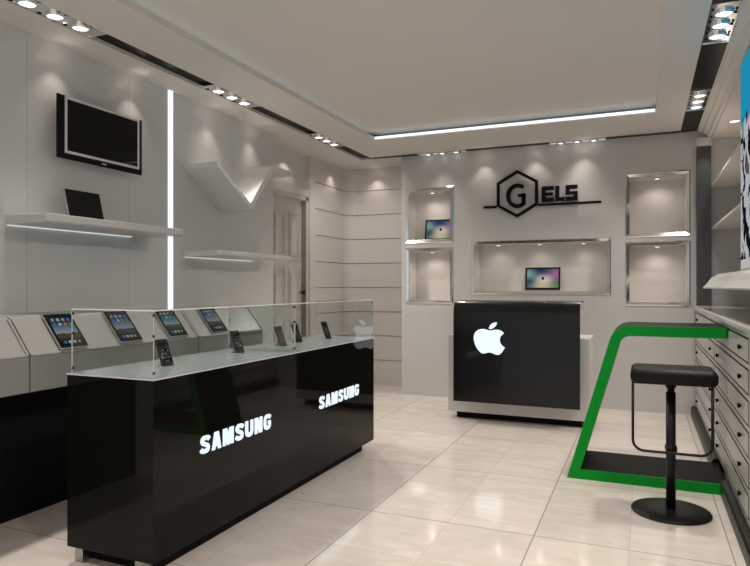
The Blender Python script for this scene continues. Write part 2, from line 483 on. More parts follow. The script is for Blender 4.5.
# door in the left rear wall
door = MB()
door.box(-3.93, -3.885, 6.05, 6.80, .01, 2.40, 'door')
for y0, y1 in ((6.12, 6.40), (6.47, 6.745)):
    for z0, z1 in ((.18, .98), (1.08, 1.56), (1.66, 2.24)):
        # raised rim and a grooved field, arched at the very top
        def rim(a0, a1, c0, c1, w, x):
            door.box(x - .004, x, a0, a0 + w, c0, c1, 'door'); door.box(x - .004, x, a1 - w, a1, c0, c1, 'door')
            door.box(x - .004, x, a0 + w, a1 - w, c0, c0 + w, 'door'); door.box(x - .004, x, a0 + w, a1 - w, c1 - w, c1, 'door')
        rim(y0, y1, z0, z1, .018, -3.872)
        rim(y0 + .05, y1 - .05, z0 + .05, z1 - .06, .012, -3.876)
        door.box(-3.886, -3.878, y0 + .075, y1 - .075, z0 + .08, z1 - .09, 'door')
        door.box(-3.8855, -3.8845, y0 + .018, y0 + .05, z0 + .018, z1 - .018, 'jamb')
d = struct(door, 'door_1')
kn = MB(); kn.lathe([(.028, 0), (.028, .006), (.01, .01), (.009, .035), (.024, .045), (.03, .06), (.022, .075), (0, .078)], (-3.885, 6.755, 1.27), axis='x')
kb = kn.build('door_handle', 'brass', d)
fr = MB()       # casing round the opening
fr.box(-3.95, -3.815, 6.80, 6.84, 0, 2.44, 'door'); fr.box(-3.95, -3.815, 6.01, 6.05, 0, 2.44, 'door'); fr.box(-3.95, -3.815, 6.01, 6.84, 2.40, 2.45, 'door')
fr.box(-3.884, -3.818, 6.792, 6.80, 0, 2.40, 'jamb')
fr.box(-3.835, -3.795, 6.86, 6.99, 0, CEIL, 'wall_board'); fr.box(-3.835, -3.80, 5.88, 6.01, 0, 2.53, 'wall_board'); fr.box(-3.835, -3.80, 6.01, 6.84, 2.45, 2.53, 'wall_board')
fr.box(-4.05, -3.95, 5.9, 6.9, 0, 2.5, 'wall_plain')
struct(fr, 'trim_5')

# ================================================================== CEILING DOWNLIGHTS
def downlight(along, cs, w, ends):
    """triple lamp tray set flush in the channel; built round its centre, long axis x"""
    t = thing('ceiling_downlight', 'x', 'downlight')
    L0, L1 = ends; r = w * .30
    b = MB(); n = 20
    # chrome face plate with three round cups
    b.box(L0, L1, -w / 2, w / 2, .0055, .012)
    b.box(L0, L1, -w / 2, -w / 2 + .005, .0, .0055); b.box(L0, L1, w / 2 - .005, w / 2, .0, .0055)
    b.box(L0, L0 + .005, -w / 2 + .005, w / 2 - .005, .0, .0055); b.box(L1 - .005, L1, -w / 2 + .005, w / 2 - .005, .0, .0055)
    b.build('housing', 'chrome', t)
    for c in cs:
        g = MB(); g.lathe([(r * 1.16, .006), (r * 1.16, -.004), (r * 1.06, -.012), (r, -.012), (r, .004)], (c, 0, 0), seg=28)
        ring = g.build('ring', 'chrome', t)
        g = MB(); g.lathe([(r * .98, .004), (r * .98, -.006), (r * .6, -.011), (0, -.012)], (c, 0, 0), seg=28)
        g.build('lens', 'lens', ring)
        for sx in (-1, 1):        # black spring clips and hinge slots beside each cup
            g = MB(); g.box(c + sx * r * .55 - .012, c + sx * r * .55 + .012, -w / 2 + .007, -w / 2 + .020, .001, .006); g.build('clip', 'black_matte', ring)
            g = MB(); g.box(c + sx * r * 1.15 - .008, c + sx * r * 1.15 + .008, w / 2 - .022, w / 2 - .009, .001, .006); g.build('clip', 'black_matte', ring)
    return t
# side channels run along y: rotate a quarter turn
side = downlight('y', (-.185, 0, .185), .155, (-.33, .33))
side.rotation_euler.z = PI / 2
GD = 'triple downlights in the ceiling channels'
side.location = (-3.24, 2.715, CEIL + .004); side['group'] = GD
side['label'] = 'triple chrome downlight in left ceiling channel nearest the camera, at the top left corner'
for loc, lab in (((-3.24, 4.475, CEIL + .004), 'triple chrome downlight in left ceiling channel above the slanted shelf and light strip'),
                 ((-3.24, 6.23, CEIL + .004), 'triple chrome downlight in left ceiling channel nearest the far corner'),
                 ((.44, 4.405, CEIL - .003), 'large triple chrome downlight in right ceiling channel at the top right edge'),
                 ((.44, 6.145, CEIL - .003), 'triple chrome downlight in right ceiling channel above the small square recesses'),
                 ):
    dup(side, loc, lab, GD)
back = downlight('x', (-.175, 0, .175), .108, (-.30, .30))
back.location = (-2.235, 7.314, CEIL - .006); back['group'] = GD
back['label'] = 'narrow triple downlight in the far ceiling channel above the left recesses'
dup(back, (-.675, 7.314, CEIL - .006), 'narrow triple downlight in the far ceiling channel to the right of the lettered sign', GD)

# ================================================================== BACK WALL RECESSES
RD = .30
def niche(n, x0, x1, z0, z1, label, nl, lamp):
    t = thing('display_recess', label, 'wall recess', ((x0 + x1) / 2, YW, z0), 'framed recesses in the back wall')
    cx = (x0 + x1) / 2; w = x1 - x0; h = z1 - z0; a = w / 2
    f = MB(); fw = .040
    # bevelled mirror frame: outer edge low, inner edge deeper
    def strip(p0, p1, q0, q1, y0, y1):
        f.face([(p0[0], y0, p0[1]), (p1[0], y0, p1[1]), (q1[0], y1, q1[1]), (q0[0], y1, q0[1])])
    o = [(-a, 0), (a, 0), (a, h), (-a, h)]
    m_ = [(-a + .010, .010), (a - .010, .010), (a - .010, h - .010), (-a + .010, h - .010)]
    i_ = [(-a + fw, fw), (a - fw, fw), (a - fw, h - fw), (-a + fw, h - fw)]
    for k in range(4):
        j = (k + 1) % 4
        strip(o[k], o[j], o[k], o[j], .0, -.010); strip(o[k], o[j], m_[k], m_[j], -.010, -.016)
        strip(m_[k], m_[j], i_[k], i_[j], -.016, -.006); strip(i_[k], i_[j], i_[k], i_[j], -.006, .035)
    f.build('mirror_frame', 'mirror', t)
    b = MB(); a2 = a - fw + .001; z0_, z1_ = fw - .001, h - fw + .001; y0, y1 = .03, RD
    q = [(-a2, z0_), (a2, z0_), (a2, z1_), (-a2, z1_)]
    for k in range(4):
        j = (k + 1) % 4
        b.face([(q[k][0], y0, q[k][1]), (q[j][0], y0, q[j][1]), (q[j][0], y1, q[j][1]), (q[k][0], y1, q[k][1])])
    b.face([(p[0], y1, p[1]) for p in q])
    b.build('recess_lining', 'niche_in', t)
    for k in range(nl):
        lx = 0 if nl == 1 else (k - (nl - 1) / 2) * w * .31
        g = MB(); g.lathe([(.036, 0), (.036, -.008), (.027, -.010), (.024, -.003)], (lx, RD * .45, z1_ - .004), seg=20)
        r = g.build('spotlight', 'chrome', t)
        g = MB(); g.lathe([(.026, -.010), (.012, -.016), (0, -.017)], (lx, RD * .45, z1_ - .004), seg=20); g.build('lens', 'lens_small', r)
        ld = bpy.data.lights.new('recess_lamp', 'SPOT'); ld.energy = lamp; ld.color = (1, .90, .82); ld.spot_size = R(160); ld.spot_blend = 1; ld.shadow_soft_size = .03
        lo = bpy.data.objects.new('recess_lamp', ld); lo.location = (lx, RD * .45, z1_ - .04); lo.parent = r; COL.objects.link(lo)
    return t
R = math.radians
NL = {'LU': 'upper left mirror framed recess holding a laptop', 'LL': 'empty lower left mirror framed recess beside the black counter',
      'M': 'wide low mirror framed recess behind the black counter holding a laptop', 'RU': 'empty upper right mirror framed recess beside the metal column',
      'RL': 'empty lower right mirror framed recess above the green table'}
for n in NZ: niche(*n, NL[n[0]], 3 if n[0] == 'M' else 1, 1.3 if n[0] == 'M' else 2.3)

# laptops
def laptop(dark=False, w=.405, d_=.26, h=.272):
    t = thing('laptop', 'x', 'laptop')
    b = MB(); b.box(-w / 2, w / 2, -d_, 0, 0, .014); base = b.build('base', 'alu', t, bevel=.004)
    k = MB(); k.box(-w * .43, w * .43, -d_ * .55, -d_ * .08, .0138, .0155); k.build('keyboard', 'black_matte', base)
    k = MB(); k.box(-w * .15, w * .15, -d_ * .93, -d_ * .62, .0138, .0148); k.build('trackpad', 'steel', base)
    rot = Matrix.Translation((0, -.004, .014)) @ Matrix.Rotation(R(-9), 4, 'X')
    b = MB(); b.box(-w / 2, w / 2, 0, .009, 0, h, 'black_satin', {'+y': 'alu', '+x': 'alu', '-x': 'alu', '+z': 'alu'}); b.xform(rot)
    lid = b.build('lid', None, t, bevel=.002)
    b = MB(); bz = .021
    b.face([(-w / 2 + bz, -.0012, bz + .006), (w / 2 - bz, -.0012, bz + .006), (w / 2 - bz, -.0012, h - bz), (-w / 2 + bz, -.0012, h - bz)], None, [(0, 0), (1, 0), (1, 1), (0, 1)])
    b.xform(rot); b.build('screen', 'black_matte' if dark else 'laptop_screen', lid)
    if not dark:
        b = MB()
        b.lathe([(.017, -.0022), (.017, -.0010)], (.004, 0, h * .5), axis='y', seg=8)
        b.box(-.004, .012, -.0022, -.001, h * .5 + .012, h * .5 + .022)
        b.xform(rot); b.build('screen_mark', 'black_matte', lid)
    return t
lp = laptop()
lp.location = (-1.095, 7.62, 1.289); lp['label'] = 'open laptop with a colourful lit screen in the wide low recess'
dup(lp, (-2.356, 7.62, 1.911), 'open laptop with a colourful lit screen in the upper left recess')
dt = thing('tablet', 'dark-screened tablet leaning upright on the long wall shelf under the television', 'tablet', (-3.375, 3.077, 1.786))
rt = Matrix.Rotation(R(-14), 4, 'Y')
b = MB(); b.box(-.012, 0, -.143, .143, .0, .200); b.xform(rt); b.build('case', 'alu', dt, bevel=.002)
b = MB(); b.box(0, .0015, -.138, .141, .003, .197); b.xform(rt); b.build('screen', 'black_matte', dt)
b = MB(); b.prism([(-.10, 0), (-.094, 0), (-.044, .13), (-.050, .13)], 'y', -.03, .03); b.build('kickstand', 'alu', dt)

# ================================================================== WALL SIGN
sg = thing('wall_sign', 'black wall lettering with a G in a hexagon and the letters ELS on a line', 'sign', (-1.3, YW, 2.2))
def sgl(mb_, name): 
    o = mb_.xform(Matrix.Translation((1.3, -YW, -2.2))).build(name, 'black_matte', sg); return o
mb = MB(); hc = (-1.339, 2.416); R1 = .276; R2 = .238
hx = lambda r, k: (hc[0] + r * .985 * math.sin(k * PI / 3), hc[1] + r * math.cos(k * PI / 3))
for k in range(6):
    a, b, c, d_ = hx(R1, k), hx(R1, k + 1), hx(R2, k + 1), hx(R2, k)
    mb.prism([a, b, c, d_], 'y', YW - .045, YW - .02)
    m0 = ((a[0] + d_[0]) / 2, (a[1] + d_[1]) / 2)
    mb.box(m0[0] - .006, m0[0] + .006, YW - .022, YW + .001, m0[1] - .006, m0[1] + .006)
sgl(mb, 'hexagon_frame')
mb = MB(); mb.box(-1.733, -1.578, YW - .045, YW - .02, 2.262, 2.290); mb.box(-1.70, -1.688, YW - .045, YW + .001, 2.27, 2.283); sgl(mb, 'underline_bar')
mb = MB(); mb.box(-1.10, -.42, YW - .045, YW - .02, 2.262, 2.288); mb.box(-.62, -.608, YW - .045, YW + .001, 2.27, 2.283); sgl(mb, 'underline_bar')
# the big G: a ring with an opening and an inward bar
def arc_letter(cx, cz, rx, rz, th, a0, a1, n=22):
    b = MB()
    for k in range(n):
        t0 = a0 + (a1 - a0) * k / n; t1 = a0 + (a1 - a0) * (k + 1) / n
        p = lambda r_, t: (cx + (rx - r_) * math.cos(t), cz + (rz - r_) * math.sin(t))
        b.prism([p(0, t0), p(0, t1), p(th, t1), p(th, t0)], 'y', YW - .05, YW - .02)
    return b
g = arc_letter(-1.335, 2.392, .128, .142, .044, R(52), R(318))
g.box(-1.286, -1.242, YW - .05, YW - .02, 2.285, 2.415); g.box(-1.328, -1.242, YW - .05, YW - .02, 2.378, 2.410)
g.box(-1.36, -1.348, YW - .022, YW + .001, 2.262, 2.274); g.box(-1.27, -1.255, YW - .022, YW + .001, 2.33, 2.345)
sgl(g, 'letter_g')
def blk(pieces, name):
    b = MB()
    for x0, x1, z0, z1 in pieces: b.box(x0, x1, YW - .045, YW - .02, z0, z1)
    x0, x1, z0, z1 = pieces[0]; b.box(x0 + .01, x0 + .02, YW - .022, YW + .001, (z0 + z1) / 2, (z0 + z1) / 2 + .01)
    return sgl(b, name)
zb, zt, w_ = 2.305, 2.480,   .044
x = -1.062; blk([(x, x + w_, zb, zt), (x + w_, x + .135, zb, zb + w_), (x + w_, x + .135, zt - w_, zt), (x + w_, x + .125, (zb + zt) / 2 - .017, (zb + zt) / 2 + .017)], 'letter_e')
x = -.912; blk([(x, x + w_, zb, zt), (x + w_, x + .10, zb, zb + w_)], 'letter_l')
x = -.800; h2 = (zb + zt) / 2
blk([(x, x + .13, zt - w_, zt), (x, x + w_, h2 + .017, zt - w_), (x, x + .13, h2 - .017, h2 + .017), (x + .13 - w_, x + .13, zb + w_, h2 - .017), (x, x + .13, zb, zb + w_)], 'letter_s')

# ================================================================== LEFT WALL: TELEVISION, SHELVES
tv = thing('television', 'flat black television with a silver inner frame mounted on the left wall', 'television', (-3.5, 3.325, 2.19))
def tvl(mb_, name, m, parent=tv, **k): return mb_.xform(Matrix.Translation((3.5, -3.325, -2.19))).build(name, m, parent, **k)
b = MB(); b.box(-3.512, -3.50, 2.952, 3.699, 2.190, 2.605); b.box(-3.55, -3.512, 3.03, 3.62, 2.25, 2.55); tvl(b, 'casing', 'black_matte')
b = MB(); b.box(-3.598, -3.55, 3.18, 3.47, 2.3, 2.5); tvl(b, 'wall_bracket', 'black_matte')
b = MB()
def ring_rect(b, x0, x1, ya, yb, za, zb_, w):
    b.box(x0, x1, ya, ya + w, za, zb_); b.box(x0, x1, yb - w, yb, za, zb_); b.box(x0, x1, ya + w, yb - w, za, za + w); b.box(x0, x1, ya + w, yb - w, zb_ - w, zb_)
ring_rect(b, -3.50, -3.492, 3.005, 3.668, 2.227, 2.603, .018); tvl(b, 'inner_frame', 'silver', bevel=.003)
b = MB(); b.box(-3.50, -3.496, 3.023, 3.65, 2.245, 2.585); tvl(b, 'screen', 'black')
b = MB(); b.box(-3.50, -3.497, 3.315, 3.355, 2.205, 2.213); tvl(b, 'badge', 'silver')

def wall_shelf(name, label, y0, y1, z0, z1, led=True, dep=.35):
    t = thing(name, label, 'shelf', (-3.6, (y0 + y1) / 2, z0))
    b = MB(); w = (y1 - y0) / 2
    # tray with its underside rising towards the front
    b.prism([(0, 0), (dep - .02, .006), (dep, .014), (dep, z1 - z0), (0, z1 - z0)], 'y', -w, w)
    b.build('shelf_board', 'white_shelf', t, bevel=.003)
    if led:
        b = MB(); b.box(.001, .012, -w + .01, w - .18, -.0035, -.0003); b.build('light_strip', 'led_soft', t)
    return t
wall_shelf('wall_shelf', 'long white box shelf on the left wall below the television', 2.66, 3.87, 1.727, 1.785)
wall_shelf('wall_shelf', 'long low white box shelf on left wall beneath the slanted shelf', 4.29, 5.48, 1.600, 1.648)

vs = thing('angled_shelf', 'white V-shaped slanted shelf with a short level arm, high on the left wall', 'shelf', (-3.6, 4.8, 2.05))
def arm(p0, p1, th, name, x0=-3.6, x1=-3.25, flip=1):
    a, b_ = Vector(p0), Vector(p1); d_ = (b_ - a).normalized(); n = Vector((d_.y, -d_.x)) * th * flip
    return [tuple(a), tuple(b_), tuple(b_ + n), tuple(a + n)]
def vsl(poly, name):
    b = MB(); b.prism([(p[0] - 4.8, p[1] - 2.05) for p in poly], 'x', 0, .35); return b.build(name, 'white_shelf', vs, bevel=.002)
vsl([(4.283, 2.385), (4.772, 2.096), (4.785, 2.035), (4.300, 2.348)], 'left_arm')
vsl([(5.125, 2.500), (4.772, 2.096), (4.785, 2.035), (5.165, 2.455)], 'right_arm')
vsl([(5.126, 2.500), (5.53, 2.500), (5.53, 2.455), (5.166, 2.455)], 'level_arm')

# ================================================================== LEFT DISPLAY CABINETS
def sloped_unit(label, y0, y1):
    t = thing('display_cabinet', label, 'display cabinet', (-3.6, y0, 0), 'sloped display cabinets along left wall')
    w = y1 - y0; g = .005
    b = MB()
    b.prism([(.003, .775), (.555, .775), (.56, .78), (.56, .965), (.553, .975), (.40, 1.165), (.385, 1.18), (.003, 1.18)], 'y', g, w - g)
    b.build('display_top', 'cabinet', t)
    b = MB(); b.box(.003, .25, .001, w - .001, .0, .775); b.build('base', 'black_matte', t)
    b = MB()   # raised lips at both ends of the slope
    for a, c in ((g, g + .012), (w - g - .012, w - g)):
        b.prism([(.556, .972), (.403, 1.163), (.409, 1.170), (.562, .979)], 'y', a, c)
    b.prism([(.556, .968), (.562, .972), (.556, .981), (.550, .976)], 'y', g, w - g)
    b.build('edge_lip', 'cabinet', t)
    return t
sloped_unit('white sloped display cabinet at the left edge of the photo, carrying nothing', .99, 2.389)
sloped_unit('white sloped display cabinet carrying three tablets, behind the glass case', 2.389, 3.79)
sloped_unit('short white sloped display cabinet carrying one tablet, farthest along left wall', 3.79, 4.65)

# ------- tablets on the slope
def tablet():
    t = thing('tablet', 'x', 'tablet')
    w, h, th = .196, .246, .012
    ang = math.atan2(1.165 - .975, .153)
    # local frame: across = +y, up the slope = (-cos, sin)
    fr = Matrix(((0, -math.cos(ang), math.sin(ang), 0), (1, 0, 0, 0), (0, math.sin(ang), math.cos(ang), 0), (0, 0, 0, 1)))
    b = MB(); b.box(-w / 2, w / 2, 0, h, .001, th, 'alu'); b.xform(fr); cs = b.build('case', None, t, bevel=.003)
    b = MB(); b.box(-w / 2 + .003, w / 2 - .003, .003, h - .003, th - .001, th + .001); b.xform(fr); b.build('bezel', 'black', t)
    b = MB(); z = th + .0016; e = .02
    b.face([(-w / 2 + e, e, z), (w / 2 - e, e, z), (w / 2 - e, h - e, z), (-w / 2 + e, h - e, z)], None, [(0, 0), (1, 0), (1, 1), (0, 1)])
    b.xform(fr); sc = b.build('screen', 'tablet_screen', t)
    b = MB(); s_ = .0095; z += .0006
    cols = ['icon_yellow', 'icon_white', 'icon_yellow', 'icon_blue', 'icon_blue', 'icon_white', 'icon_orange', 'icon_green']
    for r, yy in enumerate((h - .045, h - .078)):
        for c in range(4):
            x = (c - 1.5) * .036
            b = MB(); b.box(x - s_, x + s_, yy - s_, yy + s_, z, z + .0004); b.xform(fr); b.build('app_icon', cols[r * 4 + c], sc)
    for c, mm in enumerate(('icon_blue', 'icon_white', 'icon_white', 'icon_orange')):
        x = (c - 1.5) * .032; b = MB(); b.box(x - s_, x + s_, .030, .030 + 2 * s_, z, z + .0004); b.xform(fr); b.build('app_icon', mm, sc)
    return t
tb = tablet(); GT = 'tablets on the sloped cabinets'
tb.location = (-3.048, 2.685, .986); tb['label'] = 'black-framed tablet nearest the camera, leftmost on the sloped white cabinets'; tb['group'] = GT
dup(tb, (-3.048, 3.128, .986), 'black-framed tablet second from the left on the sloped white cabinets', GT)
dup(tb, (-3.048, 3.58, .986), 'black-framed tablet third from the left, seen just above the nearest phone', GT)
dup(tb, (-3.048, 4.055, .986), 'black-framed tablet farthest right on the sloped white cabinets', GT)

# ================================================================== LONG BLACK COUNTER
ct = thing('display_counter', 'long glossy black counter with lit white lettering, grey top and recessed plinth', 'counter', (-2.31, 3.51, 0))
def ctl(mb_, name, m, parent=ct, **k): return mb_.xform(Matrix.Translation((2.31, -3.51, 0))).build(name, m, parent, **k)
b = MB(); b.box(-2.588, -2.05, 2.237, 4.785, .08, .9175); ctl(b, 'body', 'black', bevel=.0015)
b = MB(); b.box(-2.5, -2.12, 2.32, 4.70, 0.0, .08); ctl(b, 'plinth', 'black_matte')
b = MB(); b.box(-2.590, -2.048, 2.235, 4.787, .9175, .924, 'counter_rim', {'+z': 'counter_top'}); ctl(b, 'top', None)
for x in (-2.56, -2.18):
    for y in (2.26, 4.66):
        b = MB(); b.box(x, x + .05, y, y + .07, 0, .0795); ctl(b, 'foot', 'steel')
def ribbon(path, t):
    L_, R_ = [], []; n = len(path); P_ = [Vector(p) for p in path]
    for i in range(n):
        a = (P_[i] - P_[i - 1]).normalized() if i else (P_[1] - P_[0]).normalized()
        c = (P_[i + 1] - P_[i]).normalized() if i < n - 1 else a
        m = (a + c).normalized(); k = min(1 / max(m.dot(a), .5), 1.25); nn = Vector((-m.y, m.x)) * t / 2 * k
        L_.append(tuple(P_[i] + nn)); R_.append(tuple(P_[i] - nn))
    return L_ + R_[::-1]
def letter(c):
    if c == 'S': return ribbon([(.74, .74), (.66, .84), (.52, .87), (.27, .87), (.16, .80), (.14, .70), (.20, .60), (.58, .42), (.65, .32), (.62, .19), (.50, .13), (.25, .13), (.12, .18), (.06, .28)], .25)
    if c == 'A': return [(0, 0), (.22, 1), (.58, 1), (.80, 0), (.54, 0), (.50, .17), (.30, .17), (.26, 0)]
    if c == 'M': return [(0, 0), (0, 1), (.36, 1), (.49, .66), (.62, 1), (.98, 1), (.98, 0), (.74, 0), (.73, .32), (.60, 0), (.38, 0), (.25, .32), (.24, 0)]
    if c == 'U': return ribbon([(.13, 1), (.13, .32), (.20, .17), (.32, .13), (.48, .13), (.60, .17), (.67, .32), (.67, 1)], .27)
    if c == 'N': return [(0, 0), (0, 1), (.34, 1), (.54, .50), (.54, 1), (.80, 1), (.80, 0), (.46, 0), (.26, .50), (.26, 0)]
    return ribbon([(.74, .74), (.66, .84), (.52, .87), (.28, .87), (.17, .80), (.13, .66), (.13, .34), (.17, .20), (.28, .13), (.50, .13), (.62, .18), (.67, .30), (.67, .45), (.48, .45)], .25)
for y0, w_, zz, h_ in ((2.566, .655, .499, .091), (3.83, .655, .499, .087)):
    k_ = h_; wtot = .80 * 6 + .98 + .125 * 6; sx_ = w_ / wtot; yy = y0 - 3.51
    for chn in 'SAMSUNG':
        b = MB(); poly = letter(chn)
        b.prism([(yy + p[0] * sx_ * .94, zz + p[1] * h_) for p in poly], 'x', -2.051 + 2.31, -2.045 + 2.31)
        b.build('lit_letter', 'sign', ct); yy += ((.98 if chn == 'M' else .80) + .125) * sx_

# glass cases on top
def glass_case(label, y0, y1):
    t = thing('glass_case', label, 'glass case', (-2.31, (y0 + y1) / 2, .924), 'clear glass cases on the long black counter')
    h = .314; w = .257; l = (y1 - y0) / 2; g = .004
    def pane(x0, x1, ya, yb, z0, z1, thin):
        b = MB(); fm = {}
        for k, ax in (('-x', 'x'), ('+x', 'x'), ('-y', 'y'), ('+y', 'y'), ('-z', 'z'), ('+z', 'z')):
            fm[k] = 'glass' if ax == thin else ('glass_edge_top' if thin == 'z' else 'glass_edge')
        # a pane is a single sheet; its broad faces are clear, its rims pale
        b.box(x0, x1, ya, yb, z0, z1, None, fm)
        return b.build('glass_pane', None, t)
    pane(w - g, w, -l, l, .0, h - g, 'x'); pane(-w, -w + g, -l, l, .0, h - g, 'x')
    pane(-w + g, w - g, -l, -l + g, .0, h - g, 'y'); pane(-w + g, w - g, l - g, l, .0, h - g, 'y')
    pane(-w, w, -l, l, h - g, h + .002, 'z')
    for z in (.02, .19, .285):
        for x, y in ((w - .005, -l + .003), (w - .005, l - .003), (-w + .005, -l + .003)):
            b = MB(); b.box(x - .003, x + .005, y - .003, y + .003, z, z + .012); b.build('corner_clip', 'black_satin', t)
    return t
glass_case('clear glass case on the near half of the black counter, covering two phones', 2.245, 3.506)
glass_case('clear glass case on the far half of the black counter, covering three phones', 3.514, 4.778)

# phones
def phone():
    t = thing('smartphone', 'x', 'phone')
    rot = Matrix.Rotation(R(-20), 4, 'Y') @ Matrix.Translation((0, 0, 0))
    w, h, th = .086, .150, .012
    b = MB(); b.box(-th, 0, -w / 2, w / 2, .004, h); b.xform(rot); c = b.build('case', 'black_satin', t, bevel=.004)
    b = MB(); b.box(0, .0012, -w / 2 + .004, w / 2 - .004, .02, h - .016); b.xform(rot); s_ = b.build('screen', 'black', t)
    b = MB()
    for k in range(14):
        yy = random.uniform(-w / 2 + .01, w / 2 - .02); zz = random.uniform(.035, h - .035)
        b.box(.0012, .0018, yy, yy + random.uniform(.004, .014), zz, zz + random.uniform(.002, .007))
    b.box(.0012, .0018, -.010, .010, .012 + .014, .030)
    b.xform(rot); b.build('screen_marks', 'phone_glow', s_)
    b = MB()     # clear easel: foot plate, back rest and lip
    b.box(-.065, .02, -.02, .02, 0, .003); b.box(.010, .014, -.02, .02, .003, .012)
    b.prism([(-.060, .003), (-.057, .003), (-.034, .060), (-.037, .060)], 'y', -.012, .012)
    b.build('easel', 'acrylic', t)
    return t
ph = phone(); GP = 'phones on the long counter'
ph.location = (-2.335, 2.665, .924); ph['group'] = GP
ph['label'] = 'black phone on an easel nearest the camera inside the near glass case'
for p, lab in (((-2.365, 3.365, .924), 'black phone on an easel at the far end of the near glass case'),
               ((-2.350, 3.865, .924), 'black phone on an easel seen just left of the joint between the glass cases'),
               ((-2.395, 4.17, .924), 'black phone on an easel partly hidden behind the glass joint edge'),
               ((-2.335, 4.54, .924), 'black phone on an easel alone near the far end of the black counter')):
    dup(ph, p, lab, GP)

# ================================================================== RECEPTION COUNTER WITH FRUIT EMBLEM
rc = thing('reception_counter', 'white reception counter faced with a curved glossy black panel and a lit apple emblem', 'counter', (-1.15, 6.5, 0))
def rcl(mb_, name, m, parent=rc, **k): return mb_.xform(Matrix.Translation((1.15, -6.5, 0))).build(name, m, parent, **k)
b = MB(); b.box(-1.846, -.463, 6.25, 6.80, .068, .848); rcl(b, 'body', 'white', bevel=.002)
b = MB(); b.box(-1.77, -.54, 6.315, 6.74, 0, .068); rcl(b, 'plinth', 'black_matte')
pr = [(6.12, .198)]
Rr = .10
for k in range(9):
    a = PI - k * PI / 16; pr.append((6.12 + Rr + Rr * math.cos(a), 1.075 + (Rr + .025) * math.sin(a)))
pr += [(6.55, 1.202)]
inn = [(6.55, 1.187), (6.22, 1.187)]
for k in range(8):
    a = PI / 2 + k * PI / 16; inn.append((6.22 + (Rr - .015) * math.cos(a), 1.075 + (Rr + .012) * math.sin(a)))
inn += [(6.135, .198)]
b = MB(); b.prism(pr + inn, 'x', -1.752, -.538, smooth=False); o = rcl(b, 'curved_panel', 'panel')
for p in o.data.polygons:
    if len(p.vertices) == 4: p.use_smooth = True
o.data.set_sharp_from_angle(angle=R(35))
b = MB(); b.box(-1.70, -.60, 6.40, 6.43, .848, 1.187); b.box(-1.7, -.6, 6.135, 6.25, .3, .36); b.box(-1.7, -.6, 6.135, 6.25, .7, .76); rcl(b, 'panel_support', 'black_satin')
# emblem outline: traced as a closed smooth curve around the fruit with a bite on the right
pts = [(250, 222), (225, 214), (185, 208), (145, 215), (112, 238), (95, 270), (92, 305), (98, 345), (115, 385), (140, 422), (168, 447), (195, 453), (222, 447), (255, 440),
       (285, 446), (315, 458), (345, 460), (368, 450), (390, 422), (412, 385), (388, 370), (368, 345), (360, 312), (368, 280), (385, 262), (402, 246), (385, 228), (350, 214), (315, 212), (285, 218)]
leaf = [(250, 205), (252, 190), (262, 170), (285, 150), (312, 140), (330, 138), (328, 158), (315, 180), (292, 198), (270, 208)]
def smooth_closed(p, keep=(19, 25), n=4):
    out = []; L = len(p)
    for i in range(L):
        p0, p1, p2, p3 = (Vector(p[(i + k) % L]) for k in (-1, 0, 1, 2))
        if i in keep: p0 = p1
        if (i + 1) % L in keep: p3 = p2
        for k in range(n):
            t = k / n
            out.append(tuple(.5 * ((2 * p1) + (-p0 + p2) * t + (2 * p0 - 5 * p1 + 4 * p2 - p3) * t * t + (-p0 + 3 * p1 - 3 * p2 + p3) * t ** 3)))
    return out
def emb(p):
    return (-1.388 + (p[0] - 252) / 320 * .307, 0.799 - (p[1] - 338) / 250 * .247)
b = MB(); b.prism([emb(p) for p in smooth_closed(pts)], 'y', 6.112, 6.121)
b.prism([emb(p) for p in smooth_closed(leaf, (5,))], 'y', 6.112, 6.121)
rcl(b, 'lit_emblem', 'sign')

# ================================================================== GREEN TABLE
gt = thing('bar_table', 'slanted open-frame bar table with bright green edge and black surfaces', 'table', (0, 4.9, 0))
y0, y1 = 4.61, 5.165
def rounded(pts, radii, n=7):
    out = []; L = len(pts)
    for i in range(L):
        r = radii[i]; p = Vector(pts[i])
        if r == 0: out.append(tuple(p)); continue
        a = (Vector(pts[i - 1]) - p).normalized(); c = (Vector(pts[(i + 1) % L]) - p).normalized()
        ang = a.angle(c); d = r / math.tan(ang / 2); p0 = p + a * d; p1 = p + c * d
        for k in range(n + 1):
            t = k / n; out.append(tuple((1 - t) ** 2 * p0 + 2 * t * (1 - t) * p + t * t * p1))
    return out
th = .068
outer = [(.50, 1.078), (-.183, 1.078), (-.493, 0.0), (.50, 0.0)]
inner = [(.50, 1.078 - th), (-.183 + .052, 1.078 - th), (-.493 + .09, th), (.50, th)]
oo = rounded(outer, [0, .14, 0, 0], 8); ii = rounded(inner, [0, .08, 0, 0], 8)
def frame(ya, yb, m, shrink=0):
    b = MB(); n = len(oo)
    for k in range(n - 1):
        b.prism([oo[k], oo[k + 1], ii[k + 1], ii[k]], 'y', ya, yb, m)
    return b
b = frame(y0, y0 + .012, 'green'); b.xform(Matrix.Translation((0, -4.9, 0))); b.build('green_edge', None, gt)
b = frame(y0 + .012, y1, 'black_deep'); b.xform(Matrix.Translation((0, -4.9, 0))); b.build('frame', None, gt)

